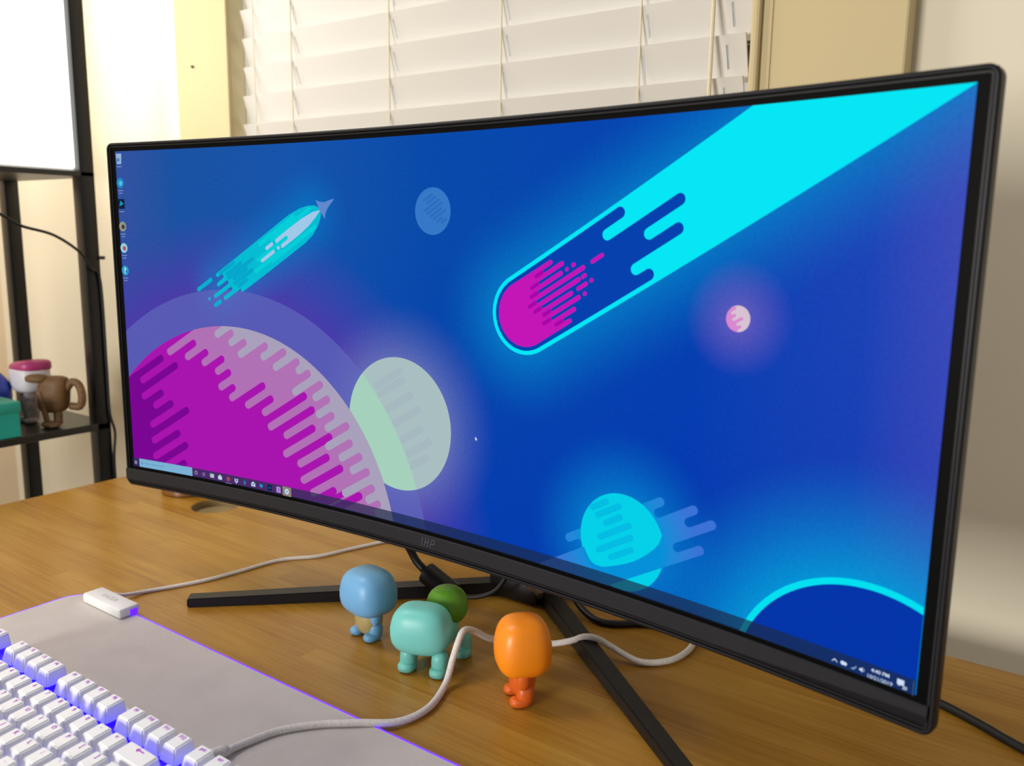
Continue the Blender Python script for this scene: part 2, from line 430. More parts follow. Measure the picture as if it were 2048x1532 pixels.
put('front_rim', ring_rim([(0,-2),(0,.6),(.5,1.3),(1.2,1.7),(2.2,1.7),(2.7,1.3),(2.9,-.5)], 7), 'rim', mon, smooth=.6)
put('inner_lip', ring_rim([(3.4,-.5),(3.4,.5),(4.6,.5),(4.6,-.5)], 6), 'rim', mon, smooth=.4)
# chin: flat strip in front of the lower border, with a chamfered lower lip
def chin_geo():
    V, F = [], []; prof = [(-170.6,-1),(-170.6,1.2),(-171.4,2.2),(-182.5,2.2),(-187.6,-2.2),(-189.2,-4),(-189.4,-10)]
    us = np.linspace(-409.8, 406.2, 81); k = len(prof)
    for u in us:
        e = min(1, max(0, (u-250)/150))           # the flat face narrows towards the right end
        for j, (v, d) in enumerate(prof):
            if j == 3: v = -182.5+6*e**1.6
            V.append(cyl(u, v, d))
    for i in range(len(us)-1):
        for j in range(k-1): F.append([i*k+j, i*k+j+1, (i+1)*k+j+1, (i+1)*k+j])
    F.append(list(range(k))[::-1]); F.append([(len(us)-1)*k+j for j in range(k)])
    return V, F
chin = put('chin_bezel', chin_geo(), 'chin', mon, smooth=.35)
def logo():
    # four slanted strokes, the middle two tied, the last one with a bowl
    gs = []
    def stroke(pts, w=.9, d0=2.15, d1=2.5):
        for (a, b) in zip(pts[:-1], pts[1:]):
            a = np.array(a); b = np.array(b); t = (b-a)/np.linalg.norm(b-a); n = np.array((-t[1], t[0]))*w/2
            q = [a-n-t*w*.4, b-n+t*w*.4, b+n+t*w*.4, a+n-t*w*.4]
            V = [cyl(p[0], p[1], d) for d in (d0, d1) for p in q]
            gs.append((V, [[4,5,6,7],[0,1,5,4],[1,2,6,5],[2,3,7,6],[3,0,4,7]]))
    for i in range(4):
        x = -9.9+3.4*i; stroke([(x, -180.8+.15*i), (x+2.1, -173.2)])
    stroke([(-5.4, -176.8), (-2.1, -176.8)]); stroke([(2.4, -173.4), (5.2, -173.6), (5.4, -174.6), (4.6, -177.2), (1.4, -177.4)])
    return join(*gs)
lg = put('logo', logo(), 'engrave', mon); lg.parent = chin
# stand
def foot_geo(tip, root, w, h0, h1):
    a = np.array(tip); b = np.array(root); t = (b-a)/np.linalg.norm(b-a); n = np.array((-t[1], t[0]))
    V = []
    for p, hw, h in ((a, w*.5, h0), (b, w*.62, h1)):
        for k, z in ((-1, 0), (1, 0), (1, h), (-1, h)):
            q = p+n*hw*k*(1 if z == 0 else .93); V.append((q[0], q[1], -290+z))
    bm = bmesh.new(); vs = [bm.verts.new(v) for v in V]
    for f in ([0,1,2,3],[7,6,5,4],[0,4,5,1],[1,5,6,2],[2,6,7,3],[3,7,4,0]): bm.faces.new([vs[i] for i in f])
    bmesh.ops.recalc_face_normals(bm, faces=list(bm.faces))
    bmesh.ops.bevel(bm, geom=list(bm.edges), offset=1.1, segments=2, affect='EDGES')
    return from_bm(bm)
put('foot', foot_geo((-279, -57), (-34, 172), 17, 9, 15), 'foot', mon, smooth=.5)
put('foot', foot_geo((276, -38), (14, 168), 15, 9, 15), 'foot', mon, smooth=.5)
put('stand_hub', join(box(-52, 11, 150, 212, -290, -262, 6), box(-44, 8, 168, 205, -264, -225, 6)), 'foot', mon, smooth=.5)
col_ = put('stand_column', join(box(-38, 6, 172, 198, -228, 30, 4), box(-38, 6, 40, 196, -20, 30, 6)), 'foot', mon, smooth=.5)
put('cable_clip', join(sell((21, 134, -258), (11,5,5), .7, .8, 20, 12), tube([(14,140,-262),(16,150,-275)], 3, 8, raw=True)), 'chrome', mon, smooth=True)

# ------------------------------------------------------------------ the picture on the screen (flat print, in screen millimetres)
c30, s30 = math.cos(math.pi/6), math.sin(math.pi/6)
def ST(c, s, t): return (c[0]+s*c30-t*s30, c[1]+s*s30+t*c30)
def disc(c, r, n=96): return [(c[0]+r*math.cos(2*math.pi*k/n), c[1]+r*math.sin(2*math.pi*k/n)) for k in range(n)]
def cap(c, s0, s1, t, h, n=8):
    P = [(s0+h*math.cos(a), t+h*math.sin(a)) for a in np.linspace(math.pi/2, 3*math.pi/2, n)]
    P += [(s1+h*math.cos(a), t+h*math.sin(a)) for a in np.linspace(-math.pi/2, math.pi/2, n)]
    return [ST(c, *p) for p in P]
def lanes(c, seq, h, n=7):
    """comb edge from high t to low t: seq of (t, s, dir); dir -1 = tip bulges towards -s, +1 towards +s"""
    out = []
    for t, s, d in seq:
        for a in np.linspace(math.pi/2, -math.pi/2, n): out.append(ST(c, s+d*h*math.cos(a), t+h*math.sin(a)))
    return out
def rect(u0, u1, v0, v1): return [(u0,v0),(u1,v0),(u1,v1),(u0,v1)]
def clipc(poly, clip):
    out = poly
    n = len(clip)
    for i in range(n):
        ax, ay = clip[i]; bx, by = clip[(i+1)%n]
        side = lambda p: (bx-ax)*(p[1]-ay)-(by-ay)*(p[0]-ax)
        if not out: return out
        sd = [side(p) for p in out]
        if min(sd) >= -1e-9: continue
        if max(sd) < 0: return []
        res = []
        for k in range(len(out)):
            p, q = out[k], out[(k+1)%len(out)]; sp_, sq = sd[k], sd[(k+1)%len(out)]
            if sp_ >= 0: res.append(p)
            if (sp_ >= 0) != (sq >= 0):
                f = sp_/(sp_-sq); res.append((p[0]+(q[0]-p[0])*f, p[1]+(q[1]-p[1])*f))
        out = res
    return out
def emis(name, col, alpha=1., strength=1.):
    m = bpy.data.materials.new(name); m.use_nodes = True; nt = m.node_tree; b = nt.nodes['Principled BSDF']
    b.inputs['Base Color'].default_value = (.0005,.0005,.0006,1); b.inputs['Roughness'].default_value = .5
    b.inputs['Specular IOR Level'].default_value = .008
    if col is not None: b.inputs['Emission Color'].default_value = lin(col)
    b.inputs['Emission Strength'].default_value = strength
    if alpha < 1:
        t = nt.nodes.new('ShaderNodeBsdfTransparent'); mx = nt.nodes.new('ShaderNodeMixShader'); mx.inputs[0].default_value = alpha
        nt.links.new(t.outputs[0], mx.inputs[1]); nt.links.new(b.outputs[0], mx.inputs[2])
        nt.links.new(mx.outputs[0], nt.nodes['Material Output'].inputs[0])
    return m
def bg_mat():
    m = emis('screen_background', None); nt = m.node_tree; nb = NB(nt); b = nt.nodes['Principled BSDF']
    uv = nt.nodes.new('ShaderNodeUVMap'); uv.uv_map = 'screen_mm'; sp = nt.nodes.new('ShaderNodeSeparateXYZ')
    nt.links.new(uv.outputs[0], sp.inputs[0]); U = nb.m('MULTIPLY', sp.outputs[0], 1000); V = nb.m('MULTIPLY', sp.outputs[1], 1000)
    f = nb.m('MULTIPLY_ADD', U, 1/800, .5)
    col = nb.ramp(f, [(0, lin((52,82,160))), (.1, lin((24,82,162))), (.3, lin((18,84,172))), (.5, lin((2,74,170))), (.8, lin((0,64,178))), (.94, lin((26,68,184))), (1, lin((62,76,186)))])  # paler left stops: washed-out haze over the panel, put into the gradient
    low = nb.m('MULTIPLY_ADD', V, -1/330, .3); low.node.use_clamp = True
    col = nb.mix(nb.m('MULTIPLY', low, .75), col, lin((0,50,176)))
    def dist(cx, cy): return nb.m('SQRT', nb.m('ADD', nb.m('POWER', nb.m('SUBTRACT', U, cx), 2), nb.m('POWER', nb.m('SUBTRACT', V, cy), 2)))
    def capd(cx, cy, s0, s1):
        dx = nb.m('SUBTRACT', U, cx); dy = nb.m('SUBTRACT', V, cy)
        s = nb.m('ADD', nb.m('MULTIPLY', dx, c30), nb.m('MULTIPLY', dy, s30)); t = nb.m('SUBTRACT', nb.m('MULTIPLY', dy, c30), nb.m('MULTIPLY', dx, s30))
        sc_ = nb.m('MINIMUM', nb.m('MAXIMUM', s, s0), s1); ds = nb.m('SUBTRACT', s, sc_)
        return nb.m('SQRT', nb.m('ADD', nb.m('POWER', ds, 2), nb.m('POWER', t, 2)))
    def glow(d, r0, r1, k, c, p=1.6):
        nonlocal col
        x = nb.m('DIVIDE', nb.m('SUBTRACT', r1, d), r1-r0); x.node.use_clamp = True
        col = nb.mix(nb.m('MULTIPLY', nb.m('POWER', x, p), k), col, lin(c))
    glow(dist(-249, -216), 248, 322, .7, (84,50,168), 1.3)       # purple haze round the big planet
    glow(dist(-37.3, -76.8), 59, 108, .52, (120,130,190), 1.7)    # pale moon
    glow(capd(96.7, 28.5, 0, 400), 31, 88, .78, (0,126,200), 1.7) # comet
    glow(capd(-193.7, 72, -75, 60), 14, 50, .6, (0,116,196), 1.6) # rocket
    glow(dist(272, 37.7), 8, 38, .8, (98,92,190), 1.3)            # small rosy planet
    glow(dist(190, -131), 35, 85, .8, (0,126,206), 1.5)           # cyan planet
    glow(dist(369.5, -198), 89, 165, .92, (0,150,216), 1.6)       # ring at lower right
    nz = nt.nodes.new('ShaderNodeTexNoise'); nz.inputs['Scale'].default_value = 420; nt.links.new(uv.outputs[0], nz.inputs['Vector'])
    col = nb.mix(1.0, col, nb.ramp(nz.outputs['Fac'], [(.3, (.93,.93,.93,1)), (.7, (1.05,1.05,1.05,1))]), 'MULTIPLY')
    nt.links.new(col, b.inputs['Emission Color']); return m
def comb_mat():
    m = emis('screen_comb_ring', None); nt = m.node_tree; nb = NB(nt)
    uv = nt.nodes.new('ShaderNodeUVMap'); uv.uv_map = 'screen_mm'; sp = nt.nodes.new('ShaderNodeSeparateXYZ')
    nt.links.new(uv.outputs[0], sp.inputs[0])
    d = nb.m('SQRT', nb.m('ADD', nb.m('POWER', nb.m('SUBTRACT', sp.outputs[0], .190), 2), nb.m('POWER', nb.m('SUBTRACT', sp.outputs[1], -.131), 2)))
    nt.links.new(nb.ramp(nb.m('MULTIPLY', d, 10), [(.34, lin((0,144,216))), (.64, lin((58,114,214)))]), nt.nodes['Principled BSDF'].inputs['Emission Color']); return m
SCREEN = rect(-SW/2, SW/2, -SH/2, SH/2)
class Picture:
    def __init__(s): s.V = []; s.F = []; s.UV = []; s.mi = []; s.mats = []; s.key = {}; s.layer = 0
    def mat(s, col, alpha):
        k = (col, alpha)
        if k not in s.key:
            s.key[k] = len(s.mats); s.mats.append(bg_mat() if col == 'bg' else comb_mat() if col == 'comb' else emis('screen_colour', col, alpha))
        return s.key[k]
    GRID = 12.0
    def wrap(s, u, v, d):
        i = math.floor(u/s.GRID); a, b = cyl(i*s.GRID, v, d), cyl((i+1)*s.GRID, v, d); f = u/s.GRID-i
        return tuple(a[k]+(b[k]-a[k])*f for k in range(3))
    def tris(s, tri, col, alpha=1., clip=None):
        m = s.mat(col, alpha); d = .05+.03*s.layer
        for t in tri:
            p = t
            if (p[1][0]-p[0][0])*(p[2][1]-p[0][1])-(p[1][1]-p[0][1])*(p[2][0]-p[0][0]) < 0: p = p[::-1]
            p = clipc(list(p), SCREEN)
            if p and clip: p = clipc(p, clip)
            if len(p) < 3: continue
            i0, i1 = math.floor(min(q[0] for q in p)/s.GRID), math.floor(max(q[0] for q in p)/s.GRID)
            for i in range(i0, i1+1):
                q = p if i0 == i1 else clipc(p, rect(i*s.GRID, (i+1)*s.GRID, -999, 999))
                if len(q) < 3: continue
                n = len(s.V)
                for u, v in q:
                    u2 = min(max(u, i*s.GRID+1e-6), (i+1)*s.GRID-1e-6); s.V.append(s.wrap(u2, v, d)); s.UV.append((u/1000, v/1000))
                s.F.append(list(range(n, n+len(q)))); s.mi.append(m)
    def add(s, poly, col, alpha=1., clip=None, same=False):
        if not same: s.layer += 1
        idx = tessellate_polygon([[Vector((x, y, 0)) for x, y in poly]])
        s.tris([[poly[i] for i in t] for t in idx], col, alpha, clip)
    def text(s, txt, u0, u1, v0, v1, col):
        s.layer += 1
        P, F = text2d(txt); lo, hi = P.min(0), P.max(0)
        Q = [(u0+(x-lo[0])/(hi[0]-lo[0])*(u1-u0), v0+(y-lo[1])/(hi[1]-lo[1])*(v1-v0)) for x, y in P]
        s.tris([[Q[f[0]], Q[f[i]], Q[f[i+1]]] for f in F for i in range(1, len(f)-1)], col)
pic = Picture()
pic.add(rect(-SW/2, SW/2, -SH/2, SH/2), 'bg')
# grey-blue moon
gm = (2, 105.9); pic.add(disc(gm, 19, 64), (52,120,198))
for i, (a, b, t) in enumerate([(-4,6,12),(-2,8,8.4),(-8,10,4.6),(-6,12,1),(-4,9,-2.6),(-2,12,-6),(0,6,-9.6),(4,9,-12.6)]): pic.add(cap(gm, a, b, t, 1.0), (42,108,190), same=i > 0)
# pale moon, halo, big planet
mc = (-37.3, -76.8); pic.add(disc(mc, 59.1), (168,190,192))
for i, (a, b, t) in enumerate([(-6,26,40),(-6,24,32),(-4,26,17),(-5,28,2.4),(-4,21,-13.6),(-3,25,-27),(-7,14,-37.6)]): pic.add(cap(mc, a, b, t, 3.4), (166,184,191), same=i > 0)
hc = (-249.5, -217.4); halo = disc(hc, 248.2, 180)
pic.add(halo, (96,104,188), .62)
pic.add(disc(mc, 59.1), (164,208,188), 1, clip=halo)
pc = (-248.6, -214.9); planet = disc(pc, 209.7, 180); pic.add(planet, (168,18,174))
T = lambda t0, k: t0-15.45*k
pinkS = [13.1,33.5,51.5,63.8,59.3,67,83.3,100.5,100.1,115.2,104.7,117.2,112.7,117.9]
magS = [48.9,59.1,75.8,76.8,74,112.2,115.2,157.4,159.7,151.2,166.8,153.3,163.9,144.7]
seq = []
for k in range(14): seq += [(T(198.1,k), pinkS[k], -1), (T(190.4,k), magS[k], 1)]
poly = [ST(pc, 300, 201.9)]+lanes(pc, seq, 3.86); poly += [ST(pc, 300, seq[-1][0]-3.86)]
pic.add(poly, (176,112,180), 1, clip=planet)
pic.add([ST(pc, 130, -20), ST(pc, 300, -20), ST(pc, 300, -60), ST(pc, 130, -60)], (176,112,180), 1, clip=planet, same=True)
pic.add(cap(pc, 120, 173, -26, 3.86), (168,18,174))
lavS = [84.1,96.8,102.1,128.8,138.2,163.9,148.8,170.3,165.5,169.3,160.6,171,177.9,157.3,182]
pinS = [101.6,112.6,136.4,155.4,166.1,173.4,182.1,182.9,180.1,192.4,187.9,192.3,193.6,191.6,191]
seq = []
for k in range(15): seq += [(T(183.4,k), lavS[k], -1), (T(175.7,k), pinS[k], 1)]
poly = [ST(pc, 300, 187.2)]+lanes(pc, seq, 3.86)+[ST(pc, 300, seq[-1][0]-3.86)]
pic.add(poly, (168,160,186), 1, clip=planet)
pic.add([ST(pc, 183, -44), ST(pc, 300, -44), ST(pc, 300, -80), ST(pc, 183, -80)], (168,160,186), 1, clip=planet, same=True)
purS = [-2.1,12.2,-23,-16.4,.5,-25.2,-22,-35]; gapS = [-40,-48,-38,-54,-62,-70,-64,-70]
seq = []
for k in range(8): seq += [(T(197.8,k), purS[k], 1), (T(190.1,k), gapS[k], -1)]
poly = [ST(pc, -400, 201.6)]+lanes(pc, seq, 3.86)+[ST(pc, -400, seq[-1][0]-3.86)]
pic.add(poly, (122,2,146), 1, clip=planet)
# rocket trail
rc = (-193.7, 80.0)
seq = [(4.4,-78,-1),(.3,-73,1),(-4.0,-82,-1),(-7.8,-70,1),(-11.6,-92,-1),(-15.5,-69,1),(-19.4,-81,-1),(-23.4,-56,-1)]
poly = lanes(rc, seq, 1.95, 5)+[ST(rc, *p) for p in [(-50,-25.4),(40,-25.5),(52,-24),(62,-20),(69,-15),(72.5,-9.6),(68,-3),(60,1.4),(50,4.4),(36,6.3),(20,6.6),(-70,6.5)]]
pic.add(poly, (0,188,210))
for i, (a, b, t, h) in enumerate([(-109,-88.5,4.7,2),(-101,-100.4,-10.2,1.5),(-96.7,-89,-19.2,2)]): pic.add(cap(rc, a, b, t, h), (0,176,206), same=i > 0)
for i, (a, b, t, h) in enumerate([(-74,-52,4,1.8),(-66,-44,-1,1.9),(-66,-28,-5,2),(-60,-40,-9,2),(-62,-34,-13.5,2),(-58,-46,-18,2)]): pic.add(cap(rc, a, b, t, h), (0,166,204), same=i > 0)
for i, (a, b, t, h) in enumerate([(-12,40,2,2),(4,60,-2,1.9),(-22,30,-9.6,2),(-6,58,-19,2),(-30,10,-17,1.9)]): pic.add(cap(rc, a, b, t, h), (0,206,216), same=i > 0)
wl = lanes(rc, [(-6,9,-1),(-9.8,21.6,1),(-13.6,13,-1)], 1.9, 6)+[ST(rc, *p) for p in [(36,-15.6),(52,-14.6),(64,-12.2),(72,-9.8),(62,-6.4),(48,-4.6),(30,-4.1)]]
pic.add(wl, (160,200,232))
for i, (a, b, t) in enumerate([(-6,2.2,-5.6),(-17.4,.4,-12.6),(7.2,7.8,-12.6)]): pic.add(cap(rc, a, b, t, 1.7), (160,200,232), same=True)
pic.add([ST(rc, *p) for p in [(71.4,.4),(75,-3.4),(79.5,-6.4),(90.5,-9.4),(91,-10.2),(80,-13),(75.5,-15.6),(72.3,-19.4),(71.6,-14),(70.6,-9.7),(71.2,-4)]], (96,136,206))
# comet
cc = (96.7, 28.5)
ang = np.linspace(math.pi/2, 3*math.pi/2, 40)
pic.add([ST(cc, 31.4*math.cos(a), 31.4*math.sin(a)) for a in ang]+[ST(cc, 480, -31.4), ST(cc, 480, 31.4)], (0,230,244))
seq = [(24.2,109.2,1),(16.1,93,-1),(8.05,153.7,1),(0,122.9,-1),(-8.05,144,1),(-16.1,102.6,-1),(-24.2,110.2,1)]
pic.add([ST(cc, 28.2*math.cos(a), 28.2*math.sin(a)) for a in ang[::-1]]+lanes(cc, seq, 4.03, 12), (0,64,174))
tips = [(22.8,40.3),(17.1,49),(11.4,44.7),(5.7,64.2),(0,56.6),(-5.7,46.1),(-11.4,50.6),(-17.1,42.9),(-22.8,35.4)]
gaps = [31.2,23.4,19.8,14.8,17.5,23.8,20.9,30.9]
P = [ST(cc, 25.2*math.cos(a), 25.2*math.sin(a)) for a in ang[::-1]]
for i, (t, s) in enumerate(tips):
    for a in np.linspace(math.pi/2, -math.pi/2, 7): P.append(ST(cc, s+1.75*math.cos(a), t+1.75*math.sin(a)))
    if i < 8:
        for a in np.linspace(math.pi/2, -math.pi/2, 5): P.append(ST(cc, gaps[i]-1.1*math.cos(a), t-2.85+1.1*math.sin(a)))
pic.add(P, (196,18,182))
dd = [(11.4,50.5,51),(11.4,57,58),(5.7,73,82.6),(0,60.5,63),(-5.7,53,61),(-5.7,66,66.4),(-11.4,56.3,56.9)]
for i, (t, a, b) in enumerate(dd): pic.add(cap(cc, a, b, t, 1.55), (196,18,182), same=True)
for i in range(8): pic.add(cap(cc, gaps[i]-8, gaps[i]-1.6, tips[i][0]-2.85, 1.5), (166,2,168), same=i > 0)
# small rosy planet
rp = (272, 37.7); rd = disc(rp, 8.4, 48); pic.add(rd, (214,194,210))
pic.add([ST(rp, -20, 9)]+lanes(rp, [(7,1,1),(5,-2,-1),(3,-1,1),(1,-3,-1),(-1,2.5,1),(-3,-2,-1),(-5,-1,1),(-7,-3,-1)], 1.0, 4)+[ST(rp, -20, -9)], (216,136,206), 1, clip=rd)
# cyan planet with comb ring
ec = (188, -124); ep = (190, -131)
comb = lanes(ec, [(9.7,43.9,1),(3.2,38.6,-1),(-3.4,66.6,1),(-10,59.1,-1),(-16.6,75.4,1),(-23.2,42.1,-1),(-29.8,58.4,1)], 3.3, 10)+[ST(ec,-110,-33.1), ST(ec,-110,-.6), ST(ec,-42,-.6)]
comb += lanes(ec, [(3.0,-39.5,1)], 3.3, 8)[::-1]+lanes(ec, [(9.7,-46.3,-1)], 3.3, 8)[::-1]
pic.add(comb, 'comb')
pic.add(disc(ep, 36.2), (0,208,232))
for i, (a, b, t) in enumerate([(-14,0,24),(-12,9,17.4),(-8,6,9.8),(-18,10.5,2),(-24,8,-6.4),(-16,4,-14.6)]): pic.add(cap(ec, a, b, t, 2.4), (0,188,226), same=i > 0)
egg = [tuple(p[:2]) for p in smooth_path([(229,-108,0),(224.6,-113,0),(223.6,-118,0),(219.7,-126.7,0),(208,-137.7,0),(195.9,-145.4,0),(179.1,-152.4,0),(171,-154,0),(164,-152.2,0),(158.2,-144,0),(153,-134.5,0)], 2.)]
pic.add(egg+[(140,-138), ST(ec,-70,-33.1), ST(ec,34,-33.1)], 'comb', 1, clip=[ST(ec,-90,-33.1), ST(ec,37,-33.1), ST(ec,37,-.6), ST(ec,-90,-.6)])
# ring at the lower right
ac = (369.5, -198); pic.add(disc(ac, 89, 120), (0,224,240)); pic.add(disc(ac, 84.8, 120), (0,52,168))
# desktop icons
for i, (v, c) in enumerate(((159.2,(150,178,214)),(135.1,(30,140,200)),(113.8,(10,30,60)),(90.8,(150,150,130)),(68.7,(150,206,226)),(45.3,(40,160,206)))):
    u = -392.8
    if i in (0,): pic.add([(u-4,v+5.2),(u+4,v+5.2),(u+3,v-5.2),(u-3,v-5.2)], c); pic.add(disc((u-1,v-1),2,12), (60,140,180))
    elif i == 2: pic.add(rect(u-4.6,u+4.6,v-5,v+5), c); pic.add([(u-3,v-2.4),(u+3,v),(u-1,v+3.4)], (20,150,190))
    else: pic.add(disc((u,v),5,24), c); pic.add(disc((u+.6,v-.4),2.4,14), {1:(90,190,220),3:(60,60,60),4:(180,80,90),5:(30,120,180)}[i])
    if i == 5: pic.text('?', u-1.6, u+1.6, v-3, v+3, (200,240,250))
    for j in range(1 if i in (0,2) else 2): pic.add(rect(u-3.6+j, u+3.6-j, v-8.2-2.6*j, v-7.4-2.6*j), (130,150,196))
# taskbar
TB = -SH/2+9.4
pic.add(rect(-SW/2, SW/2, -SH/2, TB), (22,44,82), .84)
pic.add(rect(-389.2, -311.1, -SH/2+.2, TB-.1), (122,176,212))
pic.add(disc((-385, -162.2), 1.5, 16), (96,150,190)); pic.text('Type here to search', -381, -352, -163.3, -161, (92,142,180))
for i in range(4): pic.add(rect(-396.2+1.9*(i%2), -394.6+1.9*(i%2), -164.2+1.9*(i//2), -162.6+1.9*(i//2)), (150,146,186), same=i > 0)
ic = [-305.6,-294.4,-282.4,-271,-259.1,-247.8,-236,-224.1,-212.7,-201.4,-189.3,-178]; v = -162.1
pic.add(disc((ic[0],v),2,20), (170,170,200)); pic.add(disc((ic[0],v),1.4,20), (66,54,108))
for j in range(3): pic.add(rect(ic[1]-1.8, ic[1]+1.8, v-1.7+1.3*j, v-1.2+1.3*j), (150,150,190), same=j > 0)
pic.add(rect(ic[2]-2.8,ic[2]+2.8,v-2,v+2.2), (176,196,196)); pic.add(rect(ic[2]-2.8,ic[2]+.4,v+1.4,v+2.4), (120,160,190))
pic.add(rect(ic[3]-2.7,ic[3]+2.7,v-2.4,v+1.4), (190,212,226)); pic.add(rect(ic[3]-1.2,ic[3]+1.2,v+1.4,v+2.6), (190,212,226))
pic.add(disc((ic[4],v),2.6,20), (150,72,82)); pic.add(rect(-263.6,-254.6,-SH/2+.1,-SH/2+.7), (120,130,190))
for i, (a, b) in enumerate(((-1.4,1.2),(1.4,1.2),(-1.4,-.6),(1.4,-.6),(0,-2))): pic.add([(ic[5]+a-1.4,v+b),(ic[5]+a,v+b-1),(ic[5]+a+1.4,v+b),(ic[5]+a,v+b+1)], (186,210,232), same=i > 0)
pic.add([(ic[6]-1.6,v-1.6),(ic[6]+.6,v-2.6),(ic[6]+1.8,v+.2),(ic[6]-.6,v+2.4)], (30,126,176))
pic.add([(ic[7]-2.8,v-2.3),(ic[7]+2.8,v-2.3),(ic[7]+2.8,v+.9),(ic[7],v+2.8),(ic[7]-2.8,v+.9)], (190,214,230)); pic.add([(ic[7]-2,v+.6),(ic[7]+2,v+.6),(ic[7],v-1.1)], (70,100,150))
pic.add([(ic[8]-2.7,v-1.4),(ic[8]-.4,v-.4),(ic[8]+2.7,v+1.8),(ic[8]+.6,v+.4),(ic[8]-1.6,v+2.2)], (10,160,220)); pic.add(disc((ic[8],v),1.6,14), (10,160,220))
pic.add(rect(ic[9]-2.8,ic[9]+2.8,v-2.9,v+2.9), (0,28,62)); pic.add(disc((ic[9],v),1.3,14), (0,96,150))
pic.add(rect(ic[10]-2.8,ic[10]+2.8,v-3,v+3), (172,136,214)); pic.add(rect(ic[10]-.2,ic[10]+1.4,v-1.6,v+1.6), (140,104,190))
pic.add(rect(-183.7,-172.2,-SH/2+.1,TB-.1), (146,132,124)); pic.add(disc((ic[11],v),2.7,22), (196,226,238)); pic.add(disc((ic[11],v),1.1,14), (70,150,200))
# tray
tr = (206,222,242)
pic.add([(349.4,-163.6),(351.3,-161.8),(353.2,-163.6),(352.8,-163.9),(351.3,-162.6),(349.8,-163.9)], tr)
pic.add(disc((356.2,-162.8),1.3,14), tr); pic.add(disc((357.8,-162.9),1.1,14), tr, same=True); pic.add(rect(355.6,358.6,-164,-162.8), tr, same=True)
for j in range(3): pic.add([(361+.9*j,-164.4),(361.6+.9*j,-164.4),(364.6,-161.6+.4*j-1.2),(364.6,-161+.4*j-1.2)], (140,166,204), same=j > 0)
pic.add([(366.4,-163.4),(367.3,-163.4),(368.4,-164.4),(368.4,-161),(367.3,-162.2),(366.4,-162.2)], tr); pic.add(rect(369.1,369.4,-163.6,-161.8), tr)
pic.text('4:40 PM', 373.4, 384, -161.6, -159.3, tr); pic.text('10/21/2019', 371.6, 386.2, -166, -163.6, (180,200,228))
pic.add(rect(388.6,392.6,-163,-159.8), tr); pic.add([(389.4,-163),(391,-163),(389.4,-164)], tr, same=True); pic.text('20', 391.8, 394.4, -165, -163, (214,232,244))
pic.add(rect(397.6,397.9,-SH/2,TB), (70,110,150))
pic.add([(50,-74.2),(50,-77.4),(50.8,-76.7),(51.3,-77.8),(51.8,-77.6),(51.3,-76.5),(52.3,-76.4)], (220,232,248))
scr_o = put('screen', (pic.V, pic.F), pic.mats, mon)
me = scr_o.data
me.polygons.foreach_set('material_index', pic.mi)
ul = me.uv_layers.new(name='screen_mm')
ul.data.foreach_set('uv', np.array([pic.UV[l.vertex_index] for l in me.loops], dtype=np.float32).ravel())
me.update()
scr_o['label'] = 'lit curved screen with planets, a comet and a rocket on blue'

# ------------------------------------------------------------------ mouse mat with light edge, control box and cable
mt = thing('mouse_mat', (60, -250, -290), 'pale grey desk mat with a glowing purple edge under the keyboard', 'mat')
def rrect(x0, x1, y0, y1, r, n=10):
    out = []
    for cx, cy, a0 in ((x1-r,y1-r,0),(x0+r,y1-r,90),(x0+r,y0+r,180),(x1-r,y0+r,270)):
        out += [(cx+r*math.cos(math.radians(a0+90*k/n)), cy+r*math.sin(math.radians(a0+90*k/n))) for k in range(n+1)]
    return out
MX0, MX1, MY0, MY1 = -388, 532, -402, -107
put('mat_cloth', prism(rrect(MX0, MX1, MY0, MY1, 26), -290, -286.6), 'mat', mt)
ring = rrect(MX0-1, MX1+1, MY0-1, MY1+1, 27)
put('light_strip', tube([(x, y, -288.0) for x, y in ring+ring[:1]], 1.45, 8, raw=True), 'strip', mt, smooth=True)
cb_ = put('control_box', box(-361.5, -293.5, -123, -101.5, -286.6, -276.6, 2.2, 3), 'white', mt, smooth=.5)
tp, tf = text2d('RAZER')
lt = put('lettering', ([( -328+x*5.2*1.15, -112+y*5.2, -276.5) for x, y in tp], tf), 'greytext', mt); lt.parent = cb_
put('indicator_light', box(-294.2, -292.9, -112, -104.5, -286.2, -280, .5), 'strip', mt)
put('cable', tube([(-345,-101,-281),(-342,-90,-285),(-338,-66,-288),(-317,-17.5,-288),(-307,27,-288),(-298,76,-288),(-272,112,-288),(-260,150,-288),(-245,195,-288),(-225,250,-288),(-200,292,-288)], 2.0, 10), 'braid', mt, smooth=True)

